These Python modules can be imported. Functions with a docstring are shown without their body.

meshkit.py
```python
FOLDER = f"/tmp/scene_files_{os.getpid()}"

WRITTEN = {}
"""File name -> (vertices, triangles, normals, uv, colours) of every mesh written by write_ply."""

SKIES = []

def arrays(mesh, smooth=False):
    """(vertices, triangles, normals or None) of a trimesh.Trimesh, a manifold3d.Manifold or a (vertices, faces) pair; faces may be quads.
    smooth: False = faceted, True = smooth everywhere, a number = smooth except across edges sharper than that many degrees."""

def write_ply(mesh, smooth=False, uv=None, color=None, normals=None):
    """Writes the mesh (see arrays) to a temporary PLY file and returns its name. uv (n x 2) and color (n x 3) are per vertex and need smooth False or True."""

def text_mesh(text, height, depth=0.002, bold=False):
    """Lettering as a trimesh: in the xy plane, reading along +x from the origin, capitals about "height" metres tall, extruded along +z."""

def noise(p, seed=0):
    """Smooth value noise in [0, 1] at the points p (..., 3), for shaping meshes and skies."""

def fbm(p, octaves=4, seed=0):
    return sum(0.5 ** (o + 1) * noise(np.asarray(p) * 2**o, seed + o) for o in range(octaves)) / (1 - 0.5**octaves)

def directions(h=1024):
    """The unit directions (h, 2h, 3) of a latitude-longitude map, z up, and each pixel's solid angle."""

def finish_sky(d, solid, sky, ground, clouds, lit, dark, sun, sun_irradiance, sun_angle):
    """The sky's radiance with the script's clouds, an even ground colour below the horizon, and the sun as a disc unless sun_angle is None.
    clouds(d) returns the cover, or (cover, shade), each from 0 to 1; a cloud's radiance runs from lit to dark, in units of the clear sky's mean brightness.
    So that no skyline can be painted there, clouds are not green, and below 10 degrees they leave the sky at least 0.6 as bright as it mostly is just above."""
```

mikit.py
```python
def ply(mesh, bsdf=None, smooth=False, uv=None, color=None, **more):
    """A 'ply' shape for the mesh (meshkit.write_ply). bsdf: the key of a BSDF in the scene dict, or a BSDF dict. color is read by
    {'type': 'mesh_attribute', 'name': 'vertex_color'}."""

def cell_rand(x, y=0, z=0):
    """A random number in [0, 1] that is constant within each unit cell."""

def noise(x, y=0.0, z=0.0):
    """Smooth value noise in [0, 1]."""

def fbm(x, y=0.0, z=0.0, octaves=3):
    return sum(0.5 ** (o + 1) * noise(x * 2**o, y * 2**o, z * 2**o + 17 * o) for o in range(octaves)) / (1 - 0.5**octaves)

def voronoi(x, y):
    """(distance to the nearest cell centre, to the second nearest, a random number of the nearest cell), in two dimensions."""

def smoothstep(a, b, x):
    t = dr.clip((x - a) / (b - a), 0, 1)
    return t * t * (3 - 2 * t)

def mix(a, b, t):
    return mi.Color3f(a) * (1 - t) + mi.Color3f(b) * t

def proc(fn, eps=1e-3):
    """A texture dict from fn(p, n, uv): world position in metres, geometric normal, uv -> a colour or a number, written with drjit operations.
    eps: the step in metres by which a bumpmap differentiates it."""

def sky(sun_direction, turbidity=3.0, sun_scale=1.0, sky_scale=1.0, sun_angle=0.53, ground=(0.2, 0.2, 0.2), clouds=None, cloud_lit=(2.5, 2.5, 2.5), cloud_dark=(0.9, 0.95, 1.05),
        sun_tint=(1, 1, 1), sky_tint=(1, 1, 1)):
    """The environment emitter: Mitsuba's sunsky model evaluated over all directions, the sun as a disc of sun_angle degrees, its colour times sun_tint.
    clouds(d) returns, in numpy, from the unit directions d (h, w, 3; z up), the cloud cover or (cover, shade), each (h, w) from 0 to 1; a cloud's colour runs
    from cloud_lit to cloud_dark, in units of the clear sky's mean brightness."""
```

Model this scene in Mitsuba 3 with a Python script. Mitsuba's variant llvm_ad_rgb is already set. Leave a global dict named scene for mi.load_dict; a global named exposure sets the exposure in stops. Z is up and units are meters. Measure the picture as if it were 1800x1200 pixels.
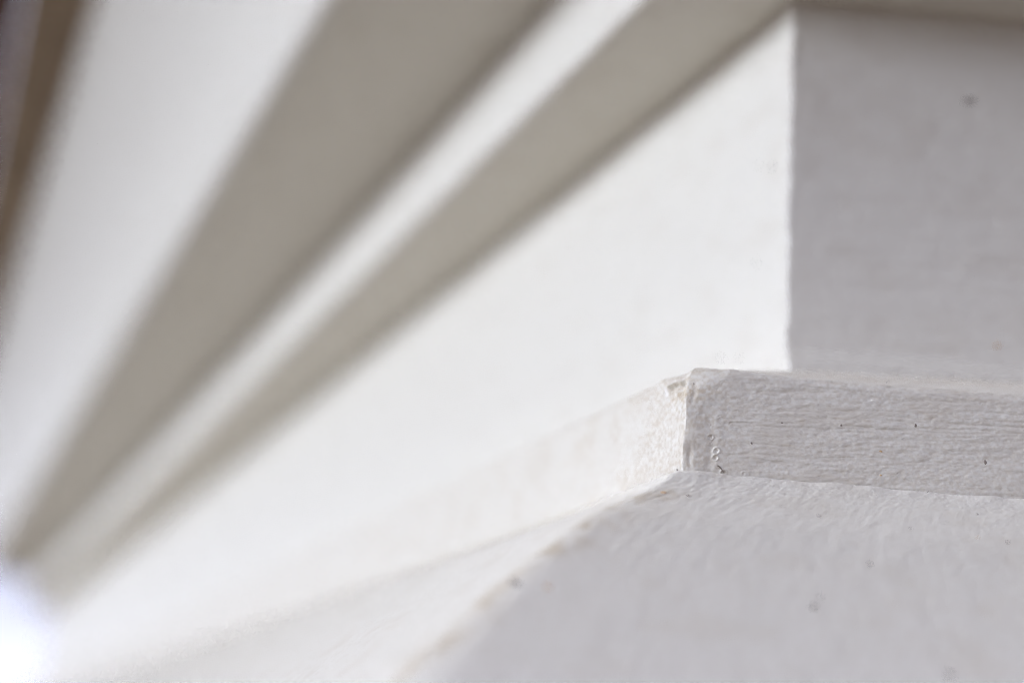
import math, random
import numpy as np, trimesh, mitsuba as mi, drjit as dr, mikit, meshkit
from mikit import fbm, noise, smoothstep, mix

T = mi.ScalarTransform4f
# ------------------------------------------------------------------ camera, sky, exposure
# metres; the origin is the lower corner of the fillet, +X runs along the right face, +Y into the block, z is up
CAM = np.array([-0.02538, -0.19497, -0.04754])
FWD, UP = np.array([0.0, 0.948718, 0.316124]), np.array([-0.084695, -0.314988, 0.945309])
scene = {'type': 'scene'}
scene['camera'] = {'type': 'thinlens', 'fov': 40.04, 'fov_axis': 'x', 'aperture_radius': 0.0043, 'focus_distance': 0.2010,
                   'near_clip': 0.005, 'far_clip': 400.0,
                   'to_world': T().look_at(origin=CAM.tolist(), target=(CAM + FWD).tolist(), up=UP.tolist())}
scene['sky_light'] = mikit.sky((-0.978, -0.137, 0.16), turbidity=3, sun_scale=0.9, sun_angle=18, sun_tint=(0.60, 1.12, 4.0),       # a low sun, spread by thin cloud
                               clouds=lambda d: (1.0 + 0 * d[..., 2], (1 - d[..., 2]) * (1 - 0.9 * np.exp(-(d[..., 2] / 0.10) ** 2))),     # overcast, brighter overhead, haze at the horizon
                               cloud_lit=(5.75, 5.95, 7.4), cloud_dark=(1.5, 1.6, 2.1), ground=(0.12, 0.10, 0.07))
exposure = 2.5
labels = {}

# ------------------------------------------------------------------ plan geometry
D1 = np.array([-0.37834, 0.92567])        # direction of the left face, away from the corner
NL = np.array([-0.92567, -0.37834])       # its outward normal
WO, HS, P1, H2, P2 = 0.032, 0.0992, -0.0076, 0.1237, 0.0374
S_END = 1.235                             # length of the left face


def corner(q, o):
    """The plan corner of the left line at outward offset q and the right line at outward offset o."""
    return np.stack([(q + NL[1] * o) / NL[0], -o], -1)


def path(s, q, o, rr):
    """Points (n, 2) along the plan line: s > 0 right face, s < 0 left face; q, o, rr arrays that broadcast with s."""
    s, q, o, rr = np.broadcast_arrays(s, q, o, rr)
    c = corner(q, o)
    right, left = c + s[..., None] * np.array([1.0, 0]), c + (-s)[..., None] * D1
    u = np.clip((s + rr) / (2 * rr), 0, 1)[..., None]
    bez = (1 - u) ** 2 * (c + rr[..., None] * D1) + 2 * u * (1 - u) * c + u ** 2 * (c + rr[..., None] * np.array([1.0, 0]))
    return np.where((s > rr)[..., None], right, np.where((s < -rr)[..., None], left, bez))


def samples(fine0, fine1, step, left, right, grow=1.035):
    out = list(np.arange(fine0, fine1, step))
    a, d = fine0, step
    while a > -left:
        d = min(d * grow, 0.02); a -= d; out.insert(0, max(a, -left))
    a, d = out[-1], step
    while a < right:
        d = min(d * grow, 0.02); a += d; out.append(min(a, right))
    return np.array(out)


def grid_faces(n, m):
    i = np.arange(n * m).reshape(n, m)
    a, b, c, d = i[:-1, :-1].ravel(), i[1:, :-1].ravel(), i[1:, 1:].ravel(), i[:-1, 1:].ravel()
    return np.vstack([np.stack([a, b, c], 1), np.stack([a, c, d], 1)])


def normals(P):
    du, dv = np.gradient(P, axis=0), np.gradient(P, axis=1)
    n = np.cross(du, dv)
    return n / np.maximum(np.linalg.norm(n, axis=-1, keepdims=True), 1e-12)


def sstep(a, b, x):
    t = np.clip((x - a) / (b - a), 0, 1)
    return t * t * (3 - 2 * t)


def N3(x, y, z=0.0, seed=0):
    x, y, z = np.broadcast_arrays(x, y, z)
    return meshkit.noise(np.stack([x, y, z], -1), seed) - 0.5


def F3(x, y, z=0.0, octaves=3, seed=0):
    x, y, z = np.broadcast_arrays(x, y, z)
    return meshkit.fbm(np.stack([x, y, z], -1), octaves, seed) - 0.5


# ------------------------------------------------------------------ materials
def add_paint(key, base, dirt, amount, rough, bump, strokes, patches=None):
    """Old white gloss paint: base colour with blotches of yellowed paint and grime in the hollows of the brush marks, and fine grain as bump."""
    def col(p, n, uv):
        blot = smoothstep(0.50, 0.72, fbm(p.x * 160, p.y * 160, p.z * 200, 3))
        fine = fbm(p.x * 1500 * strokes[0], p.y * 1500 * strokes[0], p.z * 1500 * strokes[1], 2)
        t = amount * (0.6 * blot + 0.5 * smoothstep(0.55, 0.8, fine))
        if patches:
            t = dr.maximum(t, patches(p))
        return mix(base, dirt, t)

    def rgh(p, n, uv):
        return rough + 0.14 * (fbm(p.x * 400, p.y * 400, p.z * 400, 2) - 0.5)

    def hgt(p, n, uv):
        return fbm(p.x * 2600 * strokes[0], p.y * 2600 * strokes[0], p.z * 2600 * strokes[1], 2)

    scene[key] = {'type': 'twosided', 'bsdf': {'type': 'bumpmap', 'arbitrary': mikit.proc(hgt, eps=6e-5), 'scale': bump,
                  'bsdf': {'type': 'principled', 'base_color': mikit.proc(col), 'roughness': mikit.proc(rgh), 'specular': 0.5}}}


WHITE = (0.585, 0.55, 0.475)


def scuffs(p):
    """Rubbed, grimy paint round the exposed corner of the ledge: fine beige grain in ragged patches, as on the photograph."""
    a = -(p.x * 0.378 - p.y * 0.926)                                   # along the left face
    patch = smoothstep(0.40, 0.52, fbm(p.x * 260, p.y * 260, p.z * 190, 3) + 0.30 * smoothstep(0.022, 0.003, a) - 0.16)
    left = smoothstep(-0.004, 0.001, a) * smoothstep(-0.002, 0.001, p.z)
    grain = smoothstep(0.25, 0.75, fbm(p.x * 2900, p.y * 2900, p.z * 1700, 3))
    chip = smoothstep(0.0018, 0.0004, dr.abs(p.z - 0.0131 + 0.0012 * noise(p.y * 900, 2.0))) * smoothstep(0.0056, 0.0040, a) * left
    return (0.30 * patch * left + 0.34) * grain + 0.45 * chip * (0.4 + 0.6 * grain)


def hip_stain(p):
    """Yellowed undercoat rubbed through along the hip of the flared moulding."""
    off = p.x * 0.682 - p.y * 0.731                                    # across the hip line
    along = -p.z
    zone = smoothstep(0.0045, 0.0, dr.abs(off - 0.0012 + 0.005 * (noise(along * 260, 3.3) - 0.5))) * smoothstep(0.0015, 0.006, along)
    return 0.75 * zone * smoothstep(0.25, 0.75, fbm(p.x * 500, p.y * 500, p.z * 300, 4)) + 0.12 * smoothstep(0.4, 0.75, fbm(p.x * 1900, p.y * 1900, p.z * 1500, 2))


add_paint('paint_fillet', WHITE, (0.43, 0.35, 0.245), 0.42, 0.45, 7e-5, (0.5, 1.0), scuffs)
add_paint('paint_slope', WHITE, (0.42, 0.345, 0.24), 0.24, 0.42, 7e-5, (0.8, 0.6), hip_stain)
add_paint('paint_wall', WHITE, (0.44, 0.38, 0.30), 0.26, 0.42, 7e-5, (0.7, 0.9))
add_paint('paint_crown', WHITE, (0.44, 0.38, 0.30), 0.26, 0.45, 7e-5, (0.7, 0.7))


def timber(p, n, uv):
    g = fbm(p.x * 40, p.y * 6, p.z * 60, 3)
    return mix((0.16, 0.075, 0.04), (0.07, 0.03, 0.016), smoothstep(0.3, 0.7, g))


scene['stained_wood'] = {'type': 'twosided', 'bsdf': {'type': 'principled', 'base_color': mikit.proc(timber), 'roughness': 0.6, 'specular': 0.4}}
def weathered(p, n, uv):
    g = fbm(p.x * 60, p.y * 9, p.z * 90, 3)
    return mix((0.33, 0.245, 0.16), (0.25, 0.18, 0.115), smoothstep(0.3, 0.7, g))


scene['weathered_wood'] = {'type': 'twosided', 'bsdf': {'type': 'principled', 'base_color': mikit.proc(weathered), 'roughness': 0.6, 'specular': 0.4}}
scene['grime'] = {'type': 'twosided', 'bsdf': {'type': 'principled', 'base_color': {'type': 'rgb', 'value': (0.17, 0.135, 0.11)}, 'roughness': 0.8}}
scene['rust'] = {'type': 'twosided', 'bsdf': {'type': 'principled', 'base_color': {'type': 'rgb', 'value': (0.45, 0.27, 0.12)}, 'roughness': 0.8}}


def soil(p, n, uv):
    return mix((0.095, 0.062, 0.038), (0.06, 0.04, 0.026), fbm(p.x * 3, p.y * 3, p.z, 4))


scene['paving'] = {'type': 'twosided', 'bsdf': {'type': 'principled', 'base_color': mikit.proc(soil), 'roughness': 0.85}}

# ------------------------------------------------------------------ the ground
GZ = -1.5
scene['ground'] = mikit.ply(([[-150, -150, GZ], [150, -150, GZ], [150, 150, GZ], [-150, 150, GZ]], [[0, 1, 2, 3]]), 'paving')
labels['ground'] = {'label': 'bare pale ground below the painted woodwork', 'category': 'ground', 'kind': 'structure'}

# ------------------------------------------------------------------ the base moulding (fillet above, flared slope below)
W = 'painted_woodwork'
labels[W] = {'label': 'old white painted wooden pilaster top with a ledge, flared base moulding and stepped cornice', 'category': 'moulding'}


GRIDS = {}


def add_sheet(key, P, bsdf, kind=None, label=None):
    n, m = P.shape[:2]
    GRIDS[key] = P
    scene[key] = mikit.ply((P.reshape(-1, 3), grid_faces(n, m)), bsdf, smooth=True)
    if label or kind:
        labels[key] = {k: v for k, v in (('label', label), ('kind', kind)) if v}


def strokes_along(s, z, warp, pitch, length, seed):
    """Brush marks running along s: ridges across z."""
    w = warp * F3(s / 0.012, z / 0.006, 3.1, 2, seed)
    return N3(s / length, (z + w) / pitch, 0.5, seed) + 0.6 * N3(s / length * 1.7, (z + w) / (pitch * 0.47), 7.7, seed + 1)


def bubbles(s, z, spots):
    """Burst paint bubbles: a raised ring round a shallow pit."""
    h = 0
    for a, b, r, amp in spots:
        d = np.hypot(s - a, z - b) / r
        h = h + amp * (1.0 * np.exp(-((d - 1) / 0.28) ** 2) - 0.9 * np.exp(-(d / 0.7) ** 4))
    return h


# the fillet: face of 16 mm, rounded upper edge, weathered top rising to the foot of the wall
S = samples(-0.045, 0.062, 0.00013, S_END, 0.40)[:, None]
HF = 0.0161
ang = np.radians(np.linspace(0, 78, 16))[1:]
R = 0.0015
zt = np.concatenate([[-0.0015], np.arange(0.0, HF - R, 0.00013), HF - R + R * np.sin(ang), np.linspace(HF + 0.0004, 0.0285, 30)])
ot = np.concatenate([[-0.0008], np.zeros(len(np.arange(0.0, HF - R, 0.00013))), -R + R * np.cos(ang), -np.linspace(0.0028, WO + 0.002, 30)])
topf = np.clip(-ot / WO, 0, 1)
Zt, Ot = zt[None, :] + 0 * S, ot[None, :] + 0 * S
xy = path(S, Ot, Ot, 0.0019 + 0.0075 * sstep(HF - 0.0054, HF + 0.0003, Zt))
P = np.dstack([xy, Zt])
P[..., 0] += 0.0007 * (F3(Zt / 0.0035, 0.2, 0, 3, 87)) * np.exp(-np.abs(S) / 0.002)
nr = normals(P)
if nr[len(S) * 3 // 4, 20, 1] > 0: nr = -nr
face = 1 - sstep(0.004, 0.010, -Ot)
right, near = sstep(-0.0006, 0.0006, S), np.exp(-np.abs(S) / 0.02)
sw = S + 0 * Zt
d = 0.00016 * F3(sw / 0.006, Zt / 0.004, 0, 3, 5) + 0.00009 * F3(sw / 0.0007, Zt / 0.0005, 0, 3, 6)                                                     # uneven coats
d = d + right * (0.00013 * strokes_along(sw, Zt - 0.035 * sw, 0.0016, 0.00062, 0.0075, 11) * sstep(0.002, 0.012, sw)
                 + 0.00015 * F3(sw / 0.0016, Zt / 0.0011, 0, 3, 21) * (1 - 0.75 * sstep(0.005, 0.014, sw)))
d = d + (1 - right) * (0.00024 * F3(sw / 0.0016, Zt / 0.0030, 0, 3, 31)
                       + 0.00009 * N3((sw + 0.4 * Zt) / 0.00045, Zt / 0.005, 0, 33) + 0.00009 * N3((sw - 0.9 * Zt) / 0.0005, (Zt + 0.9 * sw) / 0.004, 0, 35))
d = d - 0.00013 * np.exp(-((sw - 0.0042 - 0.0006 * N3(Zt / 0.004, 0, 0, 2)) / 0.0006) ** 2) * right * sstep(0.012, 0.006, Zt)  # groove where two brush ends met
d = d + 0.00020 * sstep(0.0155, 0.0135, Zt) * np.exp(-((sw - 0.0003) / 0.0007) ** 2) * (0.5 + 1.4 * N3(Zt / 0.0013, 0, 0, 4))      # bead of paint on the arris
SPOTS = [(0.0042, 0.0056, 0.00040, 1.3e-4), (0.0051, 0.0036, 0.00045, 1.5e-4), (0.0050, 0.0026, 0.00042, 1.5e-4), (0.0062, 0.0005, 0.00044, 1.5e-4),
         (0.0042, 0.0046, 0.00018, 7e-5), (0.0042, 0.0073, 0.00018, 7e-5), (0.0053, 0.0088, 0.00020, 8e-5), (0.0070, 0.0079, 0.00022, 7e-5),
         (0.0091, 0.0006, 0.0003, 7e-5), (0.0034, 0.0052, 0.0002, 5e-5)]
d = d + bubbles(sw, Zt, SPOTS) * right
rng = np.random.default_rng(4)
d = d + bubbles(sw, Zt, [(rng.uniform(0.004, 0.06), rng.uniform(0.001, 0.0145), rng.uniform(0.0001, 0.00022), rng.uniform(-6e-5, 6e-5)) for _ in range(34)]) * right
# a lip of paint over a chip at the upper end of the left face, the wavy upper edge, fine creases along the brush marks
zl = 0.0142 + 0.05 * (sw + 0.001) + 0.0004 * N3(sw / 0.0008, 0, 0, 8)
d = d - 0.0010 * np.exp(-np.clip(zl - Zt, 0, 1) / 0.0016) * sstep(zl + 0.00012, zl - 0.00012, Zt) * sstep(-0.0060, -0.0045, sw) * sstep(-0.0003, -0.0014, sw)
d = d - 0.00013 * np.exp(-((sw - 0.0014 - 0.0003 * N3(Zt / 0.002, 0, 0, 13)) / 0.00045) ** 2) * np.clip(0.6 + 2.2 * N3(Zt / 0.0024, 0, 0, 14), 0, 2) * sstep(0.0145, 0.011, Zt)
wz = Zt - 0.03 * sw + 0.0022 * F3(sw / 0.014, Zt / 0.006, 1.7, 3, 15)
for k, (pitch, length, amp) in enumerate(((0.0015, 0.010, 6e-5), (0.0008, 0.006, 5e-5), (0.0022, 0.016, 5e-5))):
    nn = N3(sw / length, wz / pitch, 4.4, 16 + k)
    d = d - right * sstep(0.004, 0.010, sw) * amp * np.exp(-(nn / 0.055) ** 2) * sstep(0.35, 0.65, F3(sw / 0.006, wz / 0.002, 2.2, 2, 26 + k) + 0.5)
d = d - 0.0008 * np.exp(sw / 0.0045) * (1 - right) + 0.0008 * (1 - right) * np.exp(sw / 0.0009)
drop = (0.0003 * sstep(-0.006, -0.016, sw) + 0.0007 * N3(sw / 0.014, 0, 0, 9) * sstep(0.006, 0.02, sw) - 0.0007 * np.exp(-((sw - 0.001) / 0.006) ** 2)
        + 0.00025 * N3(sw / 0.0022, 0, 0, 10)) * sstep(0.009, 0.016, Zt) * (1 - topf)
P = P + nr * (d * face + 0.0002 * (1 - face) * F3(sw / 0.01, topf / 0.2, 0, 2, 41))[..., None]
P[..., 2] -= drop
# the top of the fillet swells towards the right, where a fat bead of paint lies at the foot of the wall
P[..., 2] += (0.0012 * sstep(0.0, 0.06, sw) - 0.0002) * sstep(0.25, 0.95, topf)
add_sheet(W + '__ledge', P, 'paint_fillet')

# the flared slope: hip profile measured as (share of the run, drop)
fr = np.array([0, .04, .087, .234, .375, .527, .660, .860, 1.0, 1.12, 1.2, 1.22])
dp = np.array([-0.0002, .0012, .0027, .0065, .0097, .0149, .0198, .0278, .0342, .042, .050, .075])
tt = np.linspace(0, 1, len(fr))
from scipy.interpolate import PchipInterpolator
fi, di = PchipInterpolator(tt, fr), PchipInterpolator(tt, dp)
t = np.linspace(0, 0.86, 420)
f_, d_ = fi(t), di(t)
L = np.concatenate([[0], np.cumsum(np.hypot(np.diff(f_) * 0.03, np.diff(d_)))])
S = samples(-0.060, 0.070, 0.00016, S_END, 0.40, 1.025)[:, None]
RUN_R, RUN_L = 0.037, 0.0445
f2, z2, L2 = f_[None, :] + 0 * S, -d_[None, :] + 0 * S, L[None, :] + 0 * S
sw = S + 0 * L2
groove = 0.0030 * sstep(-0.014, -0.06, sw) * np.exp(-((L2 - 0.0010) / 0.0020) ** 2)
rr = 0.0006 + 0.0022 * sstep(0.0, 0.02, L2) + 0.003 * sstep(0.02, 0.05, L2)
xy = path(sw, f2 * RUN_L + 0.0003, f2 * RUN_R + 0.0003, rr)
P = np.dstack([xy, z2])
nr = normals(P)
if nr[len(S) * 3 // 4, 100, 2] < 0: nr = -nr
right = sstep(-0.003, 0.003, sw)
fan = sw - 0.034 * f2 * sstep(0.0, 0.08, sw) + 0.0008 * F3(sw / 0.008, L2 / 0.008, 2.0, 2, 52)         # brush marks fanning out from the corner
near = np.exp(-(np.hypot(sw - 0.006, L2 - 0.006) / 0.014) ** 2)
d = 0.00016 * F3(sw / 0.007, L2 / 0.009, 0, 3, 51)
d = d + right * ((0.00005 + 0.00012 * near) * F3(fan / 0.0011, L2 / 0.0036, 0, 3, 53) + 0.00004 * N3(fan / 0.0005, L2 / 0.006, 0, 55) * sstep(0.003, 0.009, L2)
                 + 0.00006 * N3(sw / 0.010, L2 / 0.0006, 0, 57) * (1 - sstep(0.003, 0.009, L2)))
d = d + (0.00006 + 0.00009 * near) * F3(sw / 0.0009, L2 / 0.0010, 0, 3, 54) + 0.00006 * F3(sw / 0.00045, L2 / 0.0005, 0, 2, 58)
d = d + (1 - right) * (0.00010 * F3(sw / 0.0012, L2 / 0.003, 0, 3, 61) + 0.00007 * N3(sw / 0.0006, L2 / 0.002, 0, 63) + 0.00008 * N3(sw / 0.05, L2 / 0.002, 0, 67))
d = d + (0.0007 * F3(sw / 0.012, 0.3, 0, 3, 83) + 0.00035 * N3(sw / 0.0028, 0, 0, 84)) * np.exp(-(L2 / 0.0016) ** 2)
d = d + 0.0004 * np.exp(-((L2 - 0.0010) / 0.0011) ** 2) * np.exp(-(np.abs(sw) / 0.008) ** 2)            # paint heaped under the corner
d = d + 0.00015 * np.exp(-((sw - 0.0035 - 0.4 * L2 - 0.0012 * N3(L2 / 0.004, 0, 0, 3)) / 0.0006) ** 2) * sstep(0.009, 0.0015, L2) * (0.5 + N3(L2 / 0.001, 0, 0, 6))
rng = np.random.default_rng(9)
d = d + bubbles(sw, L2, [(rng.uniform(0.0, 0.07), rng.uniform(0.002, 0.05), rng.uniform(0.00015, 0.0004), rng.uniform(-9e-5, 9e-5)) for _ in range(40)])
P = P + nr * (d - groove)[..., None]
add_sheet(W + '__base_moulding', P, 'paint_slope')

# ------------------------------------------------------------------ the wall above the ledge
S = samples(-0.075, 0.070, 0.00025, S_END, 0.40, 1.03)[:, None]
z = np.linspace(0.0262, HS + 0.002, 290)
Zw = z[None, :] + 0 * S
sw = S + 0 * Zw
xy = path(sw, np.full_like(Zw, -WO), np.full_like(Zw, -WO), np.full_like(Zw, 0.0007))
P = np.dstack([xy, Zw])
nr = normals(P)
if nr[len(S) * 3 // 4, 100, 1] > 0: nr = -nr
right = sstep(-0.0006, 0.0006, sw)
d = (0.00026 - 0.0001 * right) * F3(sw / 0.009, Zw / 0.009, 0, 3, 71) + (0.00028 - 0.00021 * right) * F3(sw / 0.0022, Zw / 0.0022, 0, 3, 73) + 0.00008 * F3(sw / 0.0008, Zw / 0.0008, 0, 2, 74)
d = d + right * 0.00013 * N3(sw / 0.012, Zw / 0.0007, 0, 75)
d = d + 0.00034 * np.exp(-((sw + 0.0006) / 0.0009) ** 2) * (0.7 + 1.8 * F3(Zw / 0.0042, 0, 0, 3, 77))   # thick paint on the arris
d = d + 0.0008 * (1 - right) * F3((sw + Zw) / 0.0014, (sw - Zw) / 0.004, 0, 3, 79) * np.exp(-np.abs(sw) / 0.006) * sstep(0.09, 0.045, Zw)
d = d + 0.0012 * sstep(0.0315, 0.0285, Zw) * right
rng = np.random.default_rng(12)
d = d + bubbles(sw, Zw, [(rng.uniform(-0.04, 0.05), rng.uniform(0.03, 0.095), rng.uniform(0.0002, 0.00045), rng.uniform(-1.3e-4, 1.3e-4)) for _ in range(40)])
P = P + nr * d[..., None]
add_sheet(W + '__frieze_board', P, 'paint_wall')


# ------------------------------------------------------------------ the stepped cornice
def sweep_profile(key, prof, bsdf, step=0.0004, amp=0.00018, seed=0, rr=0.001):
    """prof: (outward offset, z) from the back of the underside to the top; both faces share it."""
    prof = np.asarray(prof, float)
    seg = np.hypot(*np.diff(prof, axis=0).T)
    pts = [prof[0]]
    for a, b, l in zip(prof[:-1], prof[1:], seg):
        k = max(1, int(l / 0.0012))
        pts += [a + (b - a) * i / k for i in range(1, k + 1)]
    pts = np.array(pts)
    S = samples(-0.10, 0.02, 0.0010, S_END, 0.40, 1.03)[:, None]
    Zc, Oc = pts[None, :, 1] + 0 * S, pts[None, :, 0] + 0 * S
    sw = S + 0 * Zc
    P = np.dstack([path(sw, Oc, Oc, np.full_like(Oc, rr)), Zc])
    Lc = np.concatenate([[0], np.cumsum(np.hypot(*np.diff(pts, axis=0).T))])[None, :] + 0 * S
    P[..., 0] += amp * F3(sw / 0.018, Lc / 0.012, 0, 3, seed) * 2
    P[..., 2] += amp * F3(sw / 0.020, Lc / 0.015, 5, 3, seed + 1) * 2
    add_sheet(key, P, bsdf)


def rounded(a, b, c, r, k=5):
    a, b, c = map(np.asarray, (a, b, c))
    p, q = b + (a - b) / np.linalg.norm(a - b) * r, b + (c - b) / np.linalg.norm(c - b) * r
    return [tuple((1 - u) ** 2 * p + 2 * u * (1 - u) * b + u * u * q) for u in np.linspace(0, 1, k)]


O3, H3 = 0.0738, 0.2610
sweep_profile(W + '__bed_moulding', [(-WO - 0.003, HS)] + rounded((-WO, HS), (P1, HS), (P1, H2), 0.0022) + [(P1, H2 + 0.002)], 'paint_crown', seed=81)
cove = [(P2 + (O3 - P2) * u + 0.004 * math.sin(2 * math.pi * u) * -1, H2 + (H3 - H2) * u) for u in np.linspace(0.10, 1, 14)]
sweep_profile(W + '__crown_moulding', [(P1 - 0.003, H2)] + rounded((P1, H2), (P2, H2), cove[1], 0.0055, 9) + cove + [(O3, H3 + 0.002)], 'paint_crown', seed=91)
sweep_profile(W + '__top_board', [(O3 - 0.003, H3)] + rounded((O3, H3), (0.1000, H3), (0.1000, H3 + 0.03), 0.0015) + [(0.1000, H3 + 0.030), (-0.05, H3 + 0.030)], 'weathered_wood', seed=101)


# the boarded eave that rises outwards from the top board: outer boards on the left added unseen to block overhead sky, a single board wide on the right
def eave_board(a, b, oa, ob):
    """One board between the outward offsets a and b on the left and oa and ob on the right (none there if ob is None)."""
    rise, th = 0.16, 0.018
    v, Sx = [], np.array([S_END + 0.2, 0.0])
    za, zb = H3 + 0.002 + (a - 0.101) * rise, H3 + 0.002 + (b - 0.101) * rise
    ca, cb = corner(np.float64(a), np.float64(oa)), corner(np.float64(b), np.float64(ob))
    rows = [(ca + D1 * (S_END + 0.1), cb + D1 * (S_END + 0.1)), (ca, cb)]
    quads = []
    for pa, pb in rows:
        v += [[*pa, za], [*pb, zb], [*pb, zb + th], [*pa, za + th]]
    for k in range(4):
        quads.append([k, (k + 1) % 4, 4 + (k + 1) % 4, 4 + k])
    quads += [[0, 3, 2, 1], [4, 5, 6, 7]]
    return (np.array(v), np.array(quads))


edges = np.linspace(0.1012, 0.66, 6)
for i, (a, b) in enumerate(zip(edges[:-1], edges[1:])):
    scene['extended_wooden_eave__board' + (f'_{i:03d}' if i else '')] = mikit.ply(eave_board(a, b - 0.004, 0.126, 0.126), 'stained_wood')
m = trimesh.creation.box([0.5, 0.024, 0.02])
m.apply_translation([0.24 + corner(np.float64(0.1012), np.float64(0.113))[0], -0.114, H3 + 0.0135])
scene['extended_wooden_eave__front_board'] = mikit.ply(m, 'stained_wood')
labels['extended_wooden_eave'] = {'label': 'dark brown stained boards along the outer edge of the white cornice, top left, with unseen outer boards added to block overhead sky', 'category': 'eave'}

# ------------------------------------------------------------------ the timber core behind the faces and the pier that carries it
def prism(q, o, back, z0, z1, end):
    """A solid with the plan of the corner at offsets q (left), o (right), reaching 'back' metres inwards."""
    from shapely.geometry import Polygon
    c, ci = corner(np.float64(q), np.float64(o)), corner(np.float64(q - back), np.float64(o - back))
    ring = [c + np.array([0.398, 0]), c, c + D1 * end, c + D1 * end - NL * back, ci, ci + np.array([0.398 - (ci - c)[0], 0])]
    m = trimesh.creation.extrude_polygon(Polygon(ring), z1 - z0, engine='earcut')
    m.apply_translation([0, 0, z0])
    return m


scene[W + '__core'] = mikit.ply(trimesh.util.concatenate([prism(-WO - 0.004, -WO - 0.004, 0.06, -0.02, H3 + 0.027, S_END - 0.004),
                                                          prism(-0.004, -0.004, 0.09, -0.09, 0.003, S_END - 0.004)]), 'paint_wall')
scene[W + '__pier'] = mikit.ply(prism(RUN_L * 1.22, RUN_R * 1.22, 0.16, GZ, -0.0745, S_END - 0.002), 'paint_wall')

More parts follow.
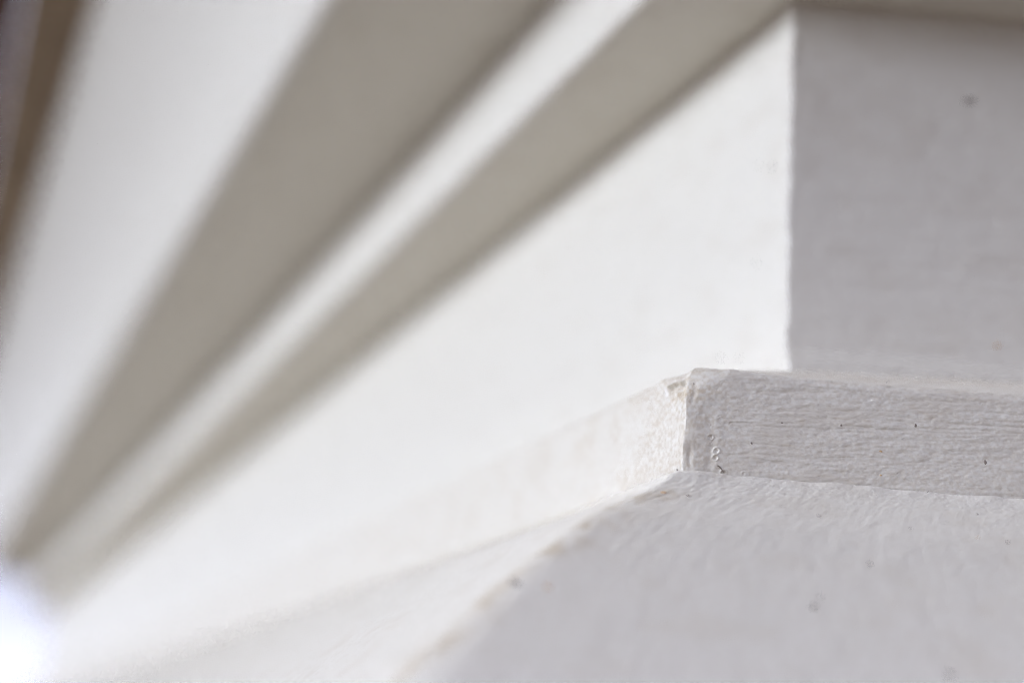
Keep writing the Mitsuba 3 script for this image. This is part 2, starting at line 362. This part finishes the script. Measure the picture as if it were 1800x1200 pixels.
# ------------------------------------------------------------------ grit and rusty specks caught in the paint
SPECKS = [
    ('ledge', 0.01441, -0.00003, 0.00858, 0.16, 'g'),
    ('ledge', 0.02299, -0.00001, 0.00897, 0.21, 'g'),
    ('ledge', 0.01012, 0.00003, 0.00520, 0.24, 'g'),
    ('ledge', -0.00014, 0.00178, 0.00079, 0.25, 'g'),
    ('ledge', 0.04379, 0.00005, 0.00533, 0.41, 'g'),
    ('ledge', 0.03378, -0.00001, 0.00988, 0.33, 'g'),
    ('ledge', 0.03332, 0.01248, 0.02018, 0.35, 'g'),
    ('ledge', 0.03534, -0.00006, 0.00013, 0.24, 'g'),
    ('ledge', 0.02871, -0.00001, 0.00559, 0.25, 'r'),
    ('ledge', 0.02871, 0.00000, 0.00208, 0.24, 'r'),
    ('ledge', -0.00206, 0.00564, 0.01315, 0.17, 'g'),
    ('ledge', 0.00154, 0.00049, 0.01352, 0.17, 'g'),
    ('base_moulding', -0.02248, -0.02590, -0.02157, 0.80, 'g'),
    ('base_moulding', -0.01868, -0.02662, -0.02179, 0.49, 'r'),
    ('base_moulding', -0.00295, -0.00611, -0.00452, 0.45, 'r'),
    ('base_moulding', 0.00048, -0.00638, -0.00474, 0.33, 'g'),
    ('base_moulding', 0.01783, -0.00894, -0.00656, 0.33, 'g'),
    ('base_moulding', 0.01330, -0.02628, -0.02143, 0.70, 'g'),
    ('base_moulding', 0.01438, -0.02488, -0.01998, 0.41, 'g'),
    ('base_moulding', 0.02195, -0.01925, -0.01439, 0.42, 'g'),
    ('base_moulding', 0.02739, -0.03292, -0.02872, 0.46, 'g'),
    ('base_moulding', 0.04093, -0.00440, -0.00340, 0.23, 'g'),
    ('base_moulding', 0.02960, -0.01087, -0.00763, 0.22, 'g'),
    ('base_moulding', 0.04196, -0.01260, -0.00866, 0.33, 'g'),
    ('base_moulding', 0.03827, -0.01191, -0.00823, 0.22, 'r'),
    ('frieze_board', 0.05399, 0.03196, 0.08148, 1.08, 'g'),
    ('frieze_board', 0.01348, 0.05168, 0.03502, 0.55, 'g'),
    ('frieze_board', 0.01595, 0.04567, 0.03321, 0.40, 'g'),
    ('frieze_board', 0.01756, 0.04146, 0.05008, 0.53, 'g'),
    ('frieze_board', 0.01936, 0.03734, 0.06772, 0.55, 'g'),
    ('frieze_board', 0.01757, 0.04174, 0.06980, 0.42, 'g'),
    ('frieze_board', 0.02200, 0.03203, 0.08641, 0.55, 'g'),
    ('frieze_board', 0.05774, 0.03198, 0.03476, 0.51, 'r'),
]
from scipy.spatial import cKDTree
TREES = {k: cKDTree(GRIDS[W + '__' + k].reshape(-1, 3)) for k in ('ledge', 'base_moulding', 'frieze_board')}
NORMS = {k: normals(GRIDS[W + '__' + k]).reshape(-1, 3) for k in TREES}
rng = np.random.default_rng(21)


def free_key(k):
    i, name = 0, k
    while name in scene:
        i += 1; name = f'{k}_{i:03d}'
    return name


for holder, x, y, z, r, kind in SPECKS:
    i = TREES[holder].query([x, y, z])[1]
    p, n = GRIDS[W + '__' + holder].reshape(-1, 3)[i], NORMS[holder][i]
    n = n if n @ (CAM - p) > 0 else -n
    u = np.cross(n, [0.1, 0.2, 1.0]); u /= np.linalg.norm(u)
    v = np.cross(n, u)
    m = trimesh.creation.icosphere(subdivisions=2)
    q = np.array(m.vertices) * (1 + 0.9 * (meshkit.fbm(np.array(m.vertices) * 1.3 + rng.uniform(0, 50, 3), 3, 3) - 0.5))[:, None]
    a, r = rng.uniform(0, math.pi), r * 0.00072
    e1, e2 = math.cos(a) * u + math.sin(a) * v, -math.sin(a) * u + math.cos(a) * v
    verts = p + r * (q[:, :1] * e1 * rng.uniform(0.9, 1.5) + q[:, 1:2] * e2 * rng.uniform(0.6, 0.9) + q[:, 2:] * n * 0.45)
    scene[free_key(f"{W}__{holder}__{'grit' if kind == 'g' else 'rust_speck'}")] = mikit.ply((verts, m.faces), 'grime' if kind == 'g' else 'rust', smooth=True)

# a short dark bristle lying in the paint by the burst bubbles
k = np.linspace(0, 1, 9)
line = np.stack([0.0053 + 0.0010 * k, -0.00006 + 0 * k, 0.0015 - 0.0011 * k - 0.0003 * k * (k - 1) * 2], 1)
ringa = np.linspace(0, 2 * math.pi, 7)[:-1]
tube = np.array([[c[0] + 0.00007 * math.sin(math.pi * (0.1 + 0.8 * t)) * math.cos(a) * 0.8, c[1] - 0.00005 + 0.00006 * math.sin(a), c[2] + 0.00007 * math.cos(a) * 0.6] for t, c in zip(k, line) for a in ringa])
fc = [[i * 6 + j, i * 6 + (j + 1) % 6, (i + 1) * 6 + (j + 1) % 6, (i + 1) * 6 + j] for i in range(8) for j in range(6)]
scene[W + '__ledge__bristle'] = mikit.ply((tube, np.array(fc)), 'grime', smooth=True)
labels[W + '__ledge__bristle'] = {'label': 'short dark bristle stuck in the paint beside burst bubbles'}
